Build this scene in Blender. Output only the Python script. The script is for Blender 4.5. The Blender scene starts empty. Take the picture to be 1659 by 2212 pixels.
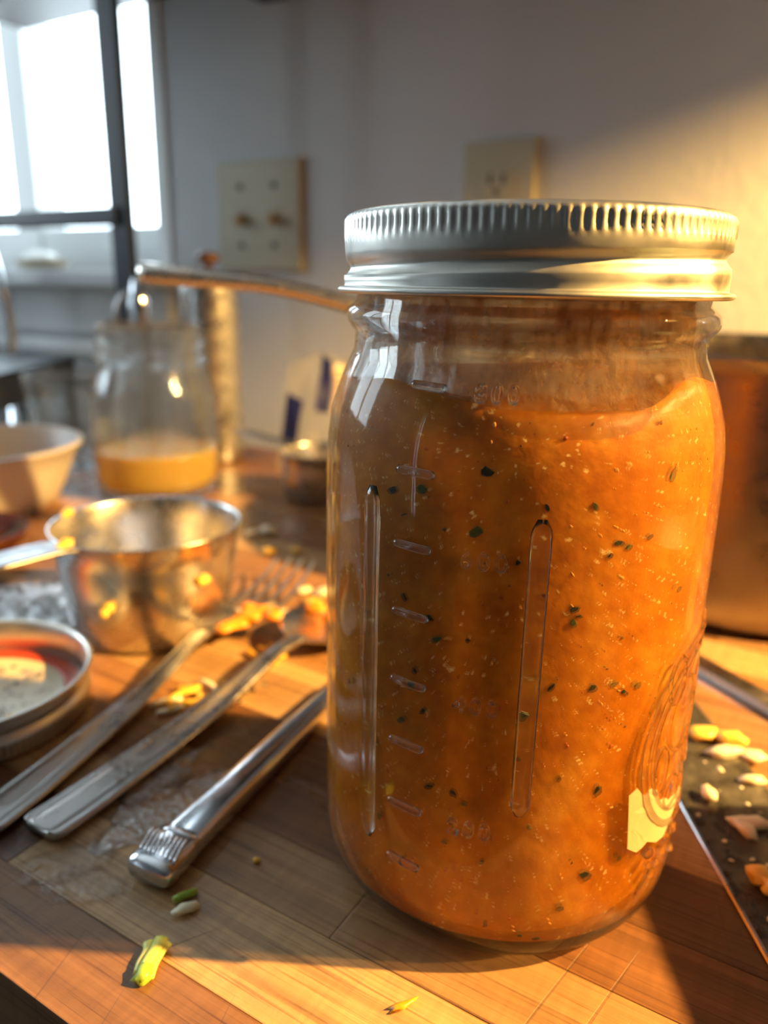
import bpy, bmesh, math, random
from mathutils import Vector, Matrix, noise
R = math.radians
random.seed(7)
S = bpy.context.scene
COL = S.collection

# ---------------------------------------------------------------- frame: the back wall runs along X.
# Objects on the board are given in millimetres in the viewer's frame (x to the right, y ahead), h above the board.
TOP = 0.93
YAW = R(31)
CY, SY = math.cos(YAW), math.sin(YAW)
def C(x, y, h=0.0):
    return Vector(((x*CY - y*SY)/1000, (x*SY + y*CY)/1000, TOP + h/1000))

# ---------------------------------------------------------------- camera
EYE = 152.0
pitch, roll = R(16.5), R(1.1)
f = Vector((0, math.cos(pitch), -math.sin(pitch))); r0 = Vector((1, 0, 0)); u0 = r0.cross(f)
r1 = math.cos(roll)*r0 + math.sin(roll)*u0; u1 = math.cos(roll)*u0 - math.sin(roll)*r0
rotz = Matrix.Rotation(YAW, 3, 'Z')
r1, u1, f1 = rotz @ r1, rotz @ u1, rotz @ f
cam_d = bpy.data.cameras.new('camera'); cam = bpy.data.objects.new('camera', cam_d); COL.objects.link(cam)
m = Matrix((r1, u1, -f1)).transposed().to_4x4(); m.translation = C(0, 0, EYE); cam.matrix_world = m
cam_d.sensor_fit = 'VERTICAL'; cam_d.sensor_height = 36; cam_d.lens = 36*1660/2212
cam_d.clip_start = 0.01
cam_d.dof.use_dof = True; cam_d.dof.focus_distance = 0.155; cam_d.dof.aperture_fstop = 9.5
S.camera = cam

# ---------------------------------------------------------------- sky, exposure
w = bpy.data.worlds.new('sky'); S.world = w; w.use_nodes = True
bg = w.node_tree.nodes['Background']; bg.inputs[0].default_value = (0.74, 0.90, 1.0, 1); bg.inputs[1].default_value = 9.5
S.view_settings.view_transform = 'Standard'; S.view_settings.look = 'None'
S.view_settings.exposure = 0.0; S.view_settings.gamma = 1.0; S.view_settings.use_curve_mapping = False
S.cycles.max_bounces = 14; S.cycles.transparent_max_bounces = 24; S.cycles.transmission_bounces = 12
S.cycles.diffuse_bounces = 3; S.cycles.glossy_bounces = 5
S.cycles.sample_clamp_indirect = 4.0
LAMP_POWER, LAMP_COLOR = 190.0, (1.0, 0.57, 0.15)

# ---------------------------------------------------------------- materials
def mat(name, col=(.8, .8, .8), rough=.5, metal=0., spec=.5, **kw):
    M = bpy.data.materials.new(name); M.use_nodes = True
    b = M.node_tree.nodes['Principled BSDF']
    b.inputs['Base Color'].default_value = (*col, 1); b.inputs['Roughness'].default_value = rough
    b.inputs['Metallic'].default_value = metal; b.inputs['Specular IOR Level'].default_value = spec
    for k, v in kw.items(): b.inputs[k.replace('_', ' ')].default_value = v
    return M
class N:                                    # tiny node helper
    def __init__(s, M): s.M = M; s.t = M.node_tree; s.b = s.t.nodes.get('Principled BSDF'); s.o = s.t.nodes['Material Output']
    def n(s, typ, **kw):
        x = s.t.nodes.new(typ)
        for k, v in kw.items():
            if k[0] == 'i': x.inputs[int(k[1:])].default_value = v
            else: setattr(x, k, v)
        return x
    def l(s, a, b): s.t.links.new(a, b)
    def coord(s, scale=(1, 1, 1), rot=(0, 0, 0), which='Object', add=None):
        tc = s.n('ShaderNodeTexCoord'); mp = s.n('ShaderNodeMapping'); mp.inputs[3].default_value = scale; mp.inputs[2].default_value = rot
        src = tc.outputs[which]
        if add is not None:
            va = s.n('ShaderNodeVectorMath', operation='ADD'); s.l(src, va.inputs[0]); s.l(add, va.inputs[1]); src = va.outputs[0]
        s.l(src, mp.inputs[0]); return mp.outputs[0]
    def noise(s, vec, scale=1., detail=3., rough=.5, dist=0.):
        x = s.n('ShaderNodeTexNoise'); s.l(vec, x.inputs['Vector']); x.inputs['Scale'].default_value = scale
        x.inputs['Detail'].default_value = detail; x.inputs['Roughness'].default_value = rough; x.inputs['Distortion'].default_value = dist
        return x.outputs[0]
    def ramp(s, fac, stops, interp='LINEAR'):
        x = s.n('ShaderNodeValToRGB'); e = x.color_ramp.elements; x.color_ramp.interpolation = interp
        for i, (p, c) in enumerate(stops):
            el = e[i] if i < 2 else e.new(p)
            el.position = p; el.color = (*c, 1) if len(c) == 3 else c
        s.l(fac, x.inputs[0]); return x.outputs[0]
    def rampf(s, fac, a, b, lo=0., hi=1.):
        x = s.n('ShaderNodeMapRange'); s.l(fac, x.inputs[0])
        for i, v in zip((1, 2, 3, 4), (a, b, lo, hi)): x.inputs[i].default_value = v
        return x.outputs[0]
    def mix(s, fac, a, b, blend='MIX'):
        x = s.n('ShaderNodeMix', data_type='RGBA', blend_type=blend)
        for i, v in ((0, fac), (6, a), (7, b)):
            if isinstance(v, (int, float)): x.inputs[i].default_value = v
            elif isinstance(v, tuple): x.inputs[i].default_value = (*v, 1)
            else: s.l(v, x.inputs[i])
        return x.outputs[2]
    def math(s, op, a, b=0.):
        x = s.n('ShaderNodeMath', operation=op)
        for i, v in ((0, a), (1, b)):
            if isinstance(v, (int, float)): x.inputs[i].default_value = v
            else: s.l(v, x.inputs[i])
        return x.outputs[0]
    def bump(s, h, strength=.3, dist=.001, prev=None):
        x = s.n('ShaderNodeBump'); x.inputs['Strength'].default_value = strength; x.inputs['Distance'].default_value = dist
        s.l(h, x.inputs['Height'])
        if prev is not None: s.l(prev, x.inputs['Normal'])
        return x.outputs[0]

def make_wood(name, tones, dark=1.0):
    M = mat(name, rough=.35); k = N(M)
    oi = k.n('ShaderNodeObjectInfo')
    off = k.n('ShaderNodeVectorMath', operation='SCALE'); k.l(oi.outputs['Random'], off.inputs[0]); off.inputs['Scale'].default_value = 37.0
    cx = k.n('ShaderNodeCombineXYZ'); k.l(oi.outputs['Random'], cx.inputs[0]); k.l(oi.outputs['Random'], cx.inputs[1])
    k.l(cx.outputs[0], off.inputs[0]); add = off.outputs[0]
    tone = k.mix(1., k.ramp(oi.outputs['Random'], tones), (.80, .74, .66), 'MULTIPLY')
    warp = k.noise(k.coord((3, 14, 14), add=add), 1., 3)
    vec = k.coord((5, 210, 210), add=add)
    g1 = k.noise(vec, 1., 5, .6, .6)
    g2 = k.noise(k.coord((22, 1300, 1300), add=add), 1., 3, .6)
    fig = k.noise(k.coord((420, 30, 30), rot=(0, 0, .18), add=add), 1., 2)
    c = k.mix(1., tone, k.ramp(g1, [(.25, (.52, .46, .42)), (.5, (.9, .88, .86)), (.75, (1.2, 1.18, 1.14))]), 'MULTIPLY')
    c = k.mix(.8, c, k.ramp(g2, [(.33, (.45, .36, .3)), (.46, (1, 1, 1))]), 'MULTIPLY')
    c = k.mix(.3, c, k.ramp(fig, [(.35, (.78, .76, .74)), (.65, (1.2, 1.2, 1.2))]), 'MULTIPLY')
    c = k.mix(.6, c, k.ramp(warp, [(.3, (.75, .72, .7)), (.7, (1.2, 1.2, 1.2))]), 'MULTIPLY')
    # knife cuts in two directions
    cuts = None
    for ang, sc, seed in ((1.25, (14, 900, 1), 3.), (2.1, (17, 1100, 1), 9.), (1.75, (12, 800, 1), 15.)):
        tc = k.n('ShaderNodeTexCoord'); mp = k.n('ShaderNodeMapping'); mp.inputs[1].default_value = (seed, seed, 0)
        mp.inputs[2].default_value = (0, 0, ang); mp.inputs[3].default_value = (1, 1, 0)
        geo = k.n('ShaderNodeNewGeometry'); k.l(geo.outputs['Position'], mp.inputs[0])
        m2 = k.n('ShaderNodeMapping'); m2.inputs[3].default_value = sc; k.l(mp.outputs[0], m2.inputs[0])
        cc = k.rampf(k.noise(m2.outputs[0], 1., 0), .80, .83)
        cuts = cc if cuts is None else k.math('MAXIMUM', cuts, cc)
    c = k.mix(k.math('MULTIPLY', cuts, .4), c, (.05, .025, .012))
    k.l(c, k.b.inputs['Base Color'])
    geo = k.n('ShaderNodeNewGeometry'); wp = k.noise(geo.outputs['Position'], 9., 4, .6)
    rgh = k.rampf(wp, .42, .62, .50, .22)
    k.l(rgh, k.b.inputs['Roughness'])
    h = k.math('SUBTRACT', k.math('ADD', k.math('MULTIPLY', g2, .35), k.math('MULTIPLY', g1, .4)), k.math('MULTIPLY', cuts, .8))
    fine = k.noise(geo.outputs['Position'], 900., 2)
    h = k.math('ADD', h, k.math('MULTIPLY', fine, .25))
    k.l(k.bump(h, .35, .0006), k.b.inputs['Normal'])
    return M
WOOD = make_wood('teak_edge_grain', [(0, (.15, .062, .026)), (.16, (.44, .25, .115)), (.32, (.24, .11, .045)), (.48, (.66, .45, .23)), (.64, (.20, .085, .034)), (.8, (.48, .28, .13)), (.92, (.30, .14, .055)), (1., (.58, .36, .17))])

def make_glass(name, tint=(.97, .98, .97), trans=.36, bump=None):
    M = bpy.data.materials.new(name); M.use_nodes = True; k = N(M); k.t.nodes.remove(k.b)
    g = k.n('ShaderNodeBsdfGlass'); g.inputs['IOR'].default_value = 1.46; g.inputs['Roughness'].default_value = 0.; g.inputs['Color'].default_value = (*tint, 1)
    t = k.n('ShaderNodeBsdfTransparent'); t.inputs[0].default_value = (*tint, 1)
    mx = k.n('ShaderNodeMixShader'); mx.inputs[0].default_value = trans; k.l(g.outputs[0], mx.inputs[1]); k.l(t.outputs[0], mx.inputs[2])
    if bump:
        k.l(k.bump(k.noise(k.coord(), bump[0], 3), bump[1], .001), g.inputs['Normal'])
    k.l(mx.outputs[0], k.o.inputs[0]); return M
GLASS = make_glass('jar_glass', bump=(60., .06))
CLEAR = make_glass('clear_glass', (.97, .985, .99), .5, (50., .1)); GLASS3 = make_glass('graduation_glass', (.98, .985, .98), 0.); GLASS2 = make_glass('embossed_glass', (.98, .985, .98), .3)
def make_pane():
    M = bpy.data.materials.new('window_pane'); M.use_nodes = True; k = N(M); k.t.nodes.remove(k.b)
    t = k.n('ShaderNodeBsdfTransparent'); g = k.n('ShaderNodeBsdfGlossy'); g.inputs['Roughness'].default_value = 0.
    mx = k.n('ShaderNodeMixShader'); mx.inputs[0].default_value = .05; k.l(t.outputs[0], mx.inputs[1]); k.l(g.outputs[0], mx.inputs[2])
    k.l(mx.outputs[0], k.o.inputs[0]); return M
PANE = make_pane()

def make_soup():
    M = mat('squash_soup', rough=.38, spec=.35); k = N(M)
    a = k.noise(k.coord(), 70., 5, .65); b = k.noise(k.coord(), 260., 3, .6); d = k.noise(k.coord(), 700., 2)
    c = k.ramp(a, [(.3, (.46, .13, .003)), (.5, (.58, .195, .006)), (.68, (.70, .30, .025))])
    c = k.mix(.7, c, k.ramp(b, [(.35, (.78, .70, .55)), (.6, (1.08, 1.06, 1.05))]), 'MULTIPLY')
    c = k.mix(k.rampf(d, .66, .72), c, (.98, .70, .30))
    c = k.mix(k.rampf(d, .27, .22), c, (.30, .07, .01))
    k.l(c, k.b.inputs['Base Color'])
    k.b.inputs['Subsurface Weight'].default_value = .3; k.b.inputs['Subsurface Radius'].default_value = (1., .40, .10); k.b.inputs['Subsurface Scale'].default_value = .003
    k.l(k.bump(b, .25, .001), k.b.inputs['Normal']); return M
SOUP = make_soup()
def make_film():
    M = mat('soup_film', (.62, .33, .10), .2); k = N(M)
    tc = k.coord((1, 1, 1)); a = k.noise(tc, 70., 5, .65); b = k.noise(k.coord((1, 1, .35)), 260., 4, .6)
    fac = k.math('ADD', k.rampf(a, .38, .62, .30, .72), k.rampf(b, .4, .7, -.2, .2))
    c = k.ramp(a, [(.3, (.62, .46, .28)), (.6, (.60, .33, .11))]); c = k.mix(k.rampf(b, .3, .24), c, (.10, .05, .02))
    sx = k.n('ShaderNodeSeparateXYZ'); k.l(k.coord(), sx.inputs[0])
    up = k.rampf(sx.outputs[2], .137, .1425); c = k.mix(up, c, (.46, .20, .045)); fac = k.math('ADD', fac, k.math('MULTIPLY', up, .3))
    k.l(c, k.b.inputs['Base Color'])
    k.l(k.bump(k.noise(tc, 300., 4, .6), 1., .004), k.b.inputs['Normal'])
    tl = k.n('ShaderNodeBsdfTranslucent'); k.l(c, tl.inputs[0])
    m1 = k.n('ShaderNodeMixShader'); m1.inputs[0].default_value = .5; k.l(k.b.outputs[0], m1.inputs[1]); k.l(tl.outputs[0], m1.inputs[2])
    t = k.n('ShaderNodeBsdfTransparent'); mx = k.n('ShaderNodeMixShader'); k.l(fac, mx.inputs[0]); k.l(t.outputs[0], mx.inputs[1]); k.l(m1.outputs[0], mx.inputs[2])
    k.l(mx.outputs[0], k.o.inputs[0]); return M
FILM = make_film()
def metal(name, col, rough, bump=None):
    M = mat(name, col, rough, 1.); k = N(M)
    n1 = k.noise(k.coord(), 90., 4)
    k.l(k.rampf(n1, .3, .7, rough*.75, rough*1.35), k.b.inputs['Roughness'])
    if bump: k.l(k.bump(k.noise(k.coord(bump[0]), 1., 3), bump[1], .0004), k.b.inputs['Normal'])
    return M
TIN = metal('satin_tin', (.74, .72, .66), .38)
STEEL = metal('stainless_steel', (.60, .58, .56), .27, ((40, 40, 900), .03))
DULL = metal('smeared_steel', (.52, .50, .48), .30, ((300, 300, 300), .25))
HANDLE = metal('worn_cup_handle', (.36, .36, .37), .34)
CUTLERY = metal('polished_cutlery', (.72, .73, .76), .17, ((500, 500, 500), .05))
POTM = metal('pot_steel', (.30, .25, .21), .3, ((60, 60, 500), .1))
BRASSY = metal('polished_handle', (.80, .74, .66), .24)
def blade():  # dark base colour stands in for the ceiling's dark reflection; mottling is random
    M = mat('dark_blade', (.105, .098, .085), .3, .55); k = N(M); n1 = k.noise(k.coord(), 130., 5, .65)
    k.l(k.ramp(n1, [(.35, (.075, .07, .062)), (.6, (.14, .13, .11)), (.72, (.20, .18, .14))]), k.b.inputs['Base Color'])
    k.l(k.rampf(n1, .35, .65, .18, .5), k.b.inputs['Roughness'])
    k.l(k.bump(k.noise(k.coord(), 420., 3), .35, .0006), k.b.inputs['Normal']); return M
BLADE = blade()
def food(name, col, col2, sss=.4, rough=.35, sc=250.):
    M = mat(name, col, rough); k = N(M); n1 = k.noise(k.coord(), sc, 3)
    k.l(k.mix(n1, col, col2), k.b.inputs['Base Color'])
    k.b.inputs['Subsurface Weight'].default_value = sss; k.b.inputs['Subsurface Scale'].default_value = .002; k.b.inputs['Subsurface Radius'].default_value = (1, .6, .3)
    k.l(k.bump(n1, .3, .0006), k.b.inputs['Normal']); return M
HERB = mat('dark_herb', (.022, .026, .012), .5)
HERB2 = mat('green_herb', (.06, .085, .02), .5)
SEED = mat('pale_seed', (.82, .38, .09), .4)
REDS = mat('red_pepper_skin', (.42, .06, .012), .4)
CORN = food('corn_pulp', (.92, .48, .04), (.98, .66, .16))
SHRED = food('cheddar_shred', (.94, .45, .03), (.98, .62, .08))
SQUASH = food('orange_pulp', (.88, .25, .01), (.95, .42, .03))
PALE = food('pale_onion', (.88, .74, .50), (.95, .86, .66))
CELERY = food('celery_green', (.62, .66, .08), (.80, .78, .25))
CELDK = food('celery_leaf_green', (.25, .45, .04), (.50, .62, .10))
def wallmat(name, col):
    M = mat(name, col, .7); k = N(M); n1 = k.noise(k.coord(), 110., 3); k.l(k.bump(n1, .35, .002), k.b.inputs['Normal']); return M
WALL = wallmat('painted_plaster', (.60, .60, .60)); CEIL = wallmat('ceiling_paint', (.6, .59, .57)); WALL2 = wallmat('far_wall_paint', (.15, .15, .15))  # unseen far walls kept dark to hold lamp bounce off the jar
TRIM = mat('white_trim', (.80, .81, .80), .35)
IVORY = mat('ivory_plate', (.50, .45, .31), .38); IVORY2 = mat('ivory_toggle', (.45, .33, .18), .4); SLOT = mat('slot_dark', (.03, .025, .02), .6)
BLACK = mat('black_metal', (.008, .013, .022), .35, 0., .5)
LAMI = mat('grey_laminate', (.035, .034, .032), .35)
FLOOR = mat('floor_vinyl', (.12, .095, .075), .5); CABW = mat('cabinet_paint', (.30, .28, .25), .5)
DARKWOOD = mat('dark_bracket', (.03, .022, .02), .5)
FROST = mat('frosted_plastic', (.70, .64, .60), .38, **{'Transmission_Weight': .35, 'Subsurface_Weight': .3, 'Subsurface_Scale': .01})
MAROON = mat('dark_maroon_glaze', (.055, .012, .01), .22)
BROTH = mat('pale_broth', (.90, .60, .16), .1, **{'Transmission_Weight': .5, 'Subsurface_Weight': .5, 'Subsurface_Scale': .02})
WATER = make_glass('water', (1, 1, 1), .35)
def wet(fac=.12, bm=.7):
    M = bpy.data.materials.new('thin_wet_film'); M.use_nodes = True; k = N(M); k.t.nodes.remove(k.b)
    t = k.n('ShaderNodeBsdfTransparent'); t.inputs[0].default_value = (.975, .965, .955, 1); g = k.n('ShaderNodeBsdfGlossy'); g.inputs['Roughness'].default_value = .12
    k.l(k.bump(k.noise(k.coord(), 420., 4), bm, .0015), g.inputs['Normal'])
    mx = k.n('ShaderNodeMixShader'); mx.inputs[0].default_value = fac; k.l(t.outputs[0], mx.inputs[1]); k.l(g.outputs[0], mx.inputs[2])
    k.l(mx.outputs[0], k.o.inputs[0]); return M
WET = wet(); SUDS = wet(.4, .5); SHEEN = wet(.22, .9); DAMP = wet(.05, .9)
CHROME = metal('chrome', (.8, .82, .85), .08)
KNOB = mat('brown_knob', (.13, .06, .03), .35)
PATCHM = mat('pale_patch_film', (.84, .60, .34), .45, **{'Subsurface_Weight': .3, 'Subsurface_Scale': .002})
BLUE = mat('blue_print', (.012, .016, .11), .35)
def film_mix():
    k = N(PATCHM); t = k.n('ShaderNodeBsdfTransparent'); mx = k.n('ShaderNodeMixShader'); mx.inputs[0].default_value = .6
    k.l(t.outputs[0], mx.inputs[1]); k.l(k.b.outputs[0], mx.inputs[2]); k.l(mx.outputs[0], k.o.inputs[0])
film_mix()
def bagmat():
    M = mat('clear_plastic_bag', (.52, .49, .42), .25, 0., .6); k = N(M)
    t = k.n('ShaderNodeBsdfTransparent'); mx = k.n('ShaderNodeMixShader'); mx.inputs[0].default_value = .13
    k.l(t.outputs[0], mx.inputs[1]); k.l(k.b.outputs[0], mx.inputs[2]); k.l(mx.outputs[0], k.o.inputs[0])
    k.l(k.bump(k.noise(k.coord(), 90., 4), .8, .004), k.b.inputs['Normal']); return M
BAG = bagmat(); PRINT = mat('bag_print_panel', (.72, .52, .38), .4); PRINTD = mat('bag_print_lines', (.22, .16, .14), .4)
REDRING = mat('red_sealing_compound', (.62, .07, .02), .3); CREAM = mat('cream_enamel', (.78, .66, .44), .3)
SHADE = mat('lamp_shade_metal', (.30, .26, .22), .4, .6)
SOAP = mat('white_soap', (.85, .85, .82), .4); DISH = mat('tan_dish', (.38, .30, .2), .5)
TINBOX = mat('green_tin', (.05, .09, .07), .4, .3)

# ---------------------------------------------------------------- mesh helpers (mm in, metres out)
def link(name, verts, faces, M, parent=None, smooth=True, mats=None, fm=None):
    me = bpy.data.meshes.new(name); me.from_pydata([(x/1000, y/1000, z/1000) for x, y, z in verts], [], faces)
    for q in (mats or [M]): me.materials.append(q)
    if fm:
        for p, i in zip(me.polygons, fm): p.material_index = i
    bm = bmesh.new(); bm.from_mesh(me); bmesh.ops.recalc_face_normals(bm, faces=bm.faces); bm.to_mesh(me); bm.free()
    if smooth: me.polygons.foreach_set('use_smooth', [True]*len(me.polygons))
    o = bpy.data.objects.new(name, me); COL.objects.link(o)
    if parent: o.parent = parent
    return o
def tag(o, label, cat, group=None, kind=None):
    if label: o['label'] = label
    if cat: o['category'] = cat
    if group: o['group'] = group
    if kind: o['kind'] = kind
    return o
def place(o, x, y, h=0, rz=0):
    o.location = C(x, y, h); o.rotation_euler = (0, 0, YAW + rz); return o
def thing(name, label, cat, x, y, h=0, rz=0, group=None):
    o = bpy.data.objects.new(name, None); COL.objects.link(o); o.empty_display_size = .01
    place(o, x, y, h, rz); return tag(o, label, cat, group)
def lathe(prof, seg=64, closed=False, rf=None, a0=0, a1=2*math.pi):
    V, F = [], []; n = len(prof)
    for i in range(seg):
        a = 2*math.pi*i/seg
        for j, (r, z) in enumerate(prof):
            if rf: r, z = rf(r, z, a, j)
            V.append((r*math.cos(a), r*math.sin(a), z))
    for i in range(seg):
        i2 = (i+1) % seg
        for j in range(n if closed else n-1):
            j2 = (j+1) % n
            F.append((i*n+j, i2*n+j, i2*n+j2, i*n+j2))
    if not closed:
        for j, s in ((0, 1), (n-1, -1)):
            if prof[j][0] > 1e-6: F.append([i*n+j for i in range(seg)][::s])
    return V, F
def weld(o, d=1e-6):
    bm = bmesh.new(); bm.from_mesh(o.data); bmesh.ops.remove_doubles(bm, verts=bm.verts, dist=d)
    bmesh.ops.recalc_face_normals(bm, faces=bm.faces); bm.to_mesh(o.data); bm.free(); return o
def loft(rings, cap=True):
    n = len(rings[0]); V = [p for r in rings for p in r]; F = []
    for i in range(len(rings)-1):
        for j in range(n):
            j2 = (j+1) % n; F.append((i*n+j, i*n+j2, (i+1)*n+j2, (i+1)*n+j))
    if cap: F.append(tuple(range(n))[::-1]); F.append(tuple((len(rings)-1)*n+j for j in range(n)))
    return V, F
def sweep(path, sec, up=Vector((0, 0, 1)), cap=True):
    """path: points; sec(i) -> list of (side, up) offsets"""
    P = [Vector(p) for p in path]; rings = []
    for i, p in enumerate(P):
        t = (P[min(i+1, len(P)-1)] - P[max(i-1, 0)]).normalized()
        s = t.cross(up); s = s.normalized() if s.length > 1e-6 else Vector((1, 0, 0)); q = s.cross(t)
        rings.append([tuple(p + s*a + q*b) for a, b in sec(i)])
    return loft(rings, cap)
def ell(a, b, n=12): return [(a*math.cos(2*math.pi*k/n), b*math.sin(2*math.pi*k/n)) for k in range(n)]
def cat_rom(pts, m=6):
    out = []; P = [Vector(p) for p in pts]; P = [2*P[0]-P[1]] + P + [2*P[-1]-P[-2]]
    for i in range(1, len(P)-2):
        for k in range(m):
            t = k/m; a, b, c, d = P[i-1:i+3]
            out.append(.5*((2*b) + (c-a)*t + (2*a-5*b+4*c-d)*t*t + (3*b-a-3*c+d)*t**3))
    out.append(P[-2]); return out
def box(x0, x1, y0, y1, z0, z1, b=0.):
    if b <= 0:
        V = [(x, y, z) for z in (z0, z1) for x, y in ((x0, y0), (x1, y0), (x1, y1), (x0, y1))]
        return V, [(0, 3, 2, 1), (4, 5, 6, 7), (0, 1, 5, 4), (1, 2, 6, 5), (2, 3, 7, 6), (3, 0, 4, 7)]
    bm = bmesh.new(); V, F = box(x0, x1, y0, y1, z0, z1)
    vs = [bm.verts.new(v) for v in V]; [bm.faces.new([vs[i] for i in q]) for q in F]
    bmesh.ops.bevel(bm, geom=list(bm.edges), offset=b, segments=2, affect='EDGES', profile=.6)
    bm.verts.index_update(); V = [tuple(v.co) for v in bm.verts]; F = [tuple(v.index for v in q.verts) for q in bm.faces]; bm.free(); return V, F
def blob(sx, sy, sz, seed, amp=.25, sub=2, fr=1.6):
    bm = bmesh.new(); bmesh.ops.create_icosphere(bm, subdivisions=sub, radius=1.)
    for v in bm.verts:
        k = 1 + amp*noise.noise(v.co*fr + Vector((seed*3.7, seed*1.3, seed*.7)))*2
        v.co = Vector((v.co.x*sx*k, v.co.y*sy*k, v.co.z*sz*k))
    z0 = min(v.co.z for v in bm.verts)
    for v in bm.verts: v.co.z -= z0
    bm.verts.index_update(); V = [tuple(v.co) for v in bm.verts]; F = [tuple(v.index for v in q.verts) for q in bm.faces]; bm.free(); return V, F
def merge(*VF):
    V, F = [], []
    for v, fcs in VF:
        n = len(V); V += list(v); F += [tuple(i+n for i in q) for q in fcs]
    return V, F
def shift(VF, x, y, z): return [(a+x, b+y, c+z) for a, b, c in VF[0]], VF[1]

# ---------------------------------------------------------------- the room (world metres -> mm here, axis aligned)
XL, XR, YF, YB, ZC = -1900, 1150, -2000, 694, 2400
def struct(name, V, F, M, parent=None, smooth=False):
    o = link(name, V, F, M, parent, smooth); o['kind'] = 'structure'; return o
def wall_with_hole(name, axis, pos, thick, a0, a1, h0, h1, M):
    """axis 'x': wall in plane x=pos running along y; 'y': plane y=pos running along x. thick outward (signed)"""
    lo, hi = (XL-120, XR+120) if axis == 'y' else (YF, YB)
    parts = [(lo, a0, 0, ZC), (a1, hi, 0, ZC), (a0, a1, 0, h0), (a0, a1, h1, ZC)]
    VF = []
    for p, q, z0, z1 in parts:
        t0, t1 = sorted((pos, pos+thick))
        VF.append(box(p, q, t0, t1, z0, z1) if axis == 'y' else box(t0, t1, p, q, z0, z1))
    return struct(name, *merge(*VF), M)
SILL = 1092; W1 = (-1560, -738, SILL, 2150); W2 = (-350, 420, 1130, 2080)
struct('floor', *box(XL-120, XR+120, YF-120, YB+120, -60, 0), FLOOR)
struct('ceiling', *box(XL-120, XR+120, YF-120, YB+120, ZC, ZC+60), CEIL)
wall_with_hole('wall_back', 'y', YB, 120, W1[0], W1[1], W1[2], W1[3], WALL)
wall_with_hole('wall_left', 'x', XL, -120, W2[0], W2[1], W2[2], W2[3], WALL)
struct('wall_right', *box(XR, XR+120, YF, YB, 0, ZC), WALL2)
W3_ = (-1760, -1560, 300, 2050)
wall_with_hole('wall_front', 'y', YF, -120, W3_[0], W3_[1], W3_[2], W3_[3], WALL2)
def window(name, axis, pos, out, W):
    a0, a1, h0, h1 = W
    def bx(p, q, t0, t1, z0, z1, b=2):
        t0, t1 = sorted((pos+out*t0, pos+out*t1))
        return box(p, q, t0, t1, z0, z1, b) if axis == 'y' else box(t0, t1, p, q, z0, z1, b)
    fw = 34; mid = -1040 if axis == 'y' and out > 0 else (a0+a1)/2
    rail = 66+1082 if axis == 'y' and out > 0 else h0+60
    root = struct(name, *merge(bx(a0, a0+fw, 40, 80, h0, h1), bx(a1-6, a1, 40, 80, h0, h1), bx(a0, a1, 40, 80, h1-fw, h1), bx(a0, a1, 40, 80, h0, rail), bx(mid-26, mid+26, 38, 82, h0, h1)), TRIM)
    o = struct('window_pane', *bx(a0+fw, mid-26, 58, 62, rail, h1-fw, 0), PANE, root)
    o = struct('window_pane', *bx(mid+26, a1-6, 58, 62, rail, h1-fw, 0), PANE, root)
    cw = 22
    for nm, q in (('window_casing', bx(a1, a1+cw, -3, 4, h0-70, h1+60)), ('window_casing', bx(a0-60, a0, -12, 4, h0-70, h1+60)), ('window_casing', bx(a0-60, a1+cw, -12, 4, h1, h1+60)),
                  ('window_sill', bx(a0-70, a1+cw-2, -62, 60, h0-18, h0)), ('window_apron', bx(a0-60, a1+cw-4, -10, 4, h0-80, h0-18))):
        struct(nm, *q, TRIM, root)
    L = bpy.data.lights.new(name+'_portal', 'AREA'); L.shape = 'RECTANGLE'; L.cycles.is_portal = True
    lo = bpy.data.objects.new(name+'_daylight_portal', L); COL.objects.link(lo)
    L.size = (a1-a0)/1000; L.size_y = (h1-h0)/1000
    if axis == 'y': lo.location = ((a0+a1)/2000, (pos+out*95)/1000, (h0+h1)/2000); lo.rotation_euler = (R(-90)*out, 0, 0)
    else: lo.location = ((pos+out*95)/1000, (a0+a1)/2000, (h0+h1)/2000); lo.rotation_euler = (R(-90), 0, R(90))
window('window_1', 'y', YB, 1, W1)
window('window_2', 'x', XL, -1, W2)
window('window_3', 'y', YF, -1, W3_)
# tiled-look apron moulding below the window on the back wall
struct('trim_1', *box(-1560, -760, 676, 694, 985, 1003, 3), TRIM)

# counter and base cabinet
CT = TOP*1000-38
o = link('countertop', *box(-1880, 1120, 40, 692, CT-38, CT, 3), LAMI, smooth=False); tag(o, 'grey laminate countertop running under the cutting board', 'countertop')
cab = bpy.data.objects.new('base_cabinet', None); COL.objects.link(cab); tag(cab, 'painted base cabinet row under the grey countertop', 'cabinet')
link('body', *box(-1880, 1120, 90, 690, 0, CT-38), CABW, cab, False)
for i in range(5):
    d = link('door', *box(-1870+598*i, -1870+598*i+588, 70, 90, 110, CT-55, 3), CABW, cab, False)
    link('handle', *box(-1870+598*i+540, -1870+598*i+552, 50, 70, 650, 770, 2), CHROME, d, False)

bs = link('bounce_absorber', *box(70, 1140, 684, 693.5, CT+1, CT+720, 2), DARKWOOD, smooth=False); tag(bs, 'dark panel on the wall right of the saucepan, added to absorb lamp bounce', 'bounce_absorber')  # unseen dark panel, added to soak up lamp bounce

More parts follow.
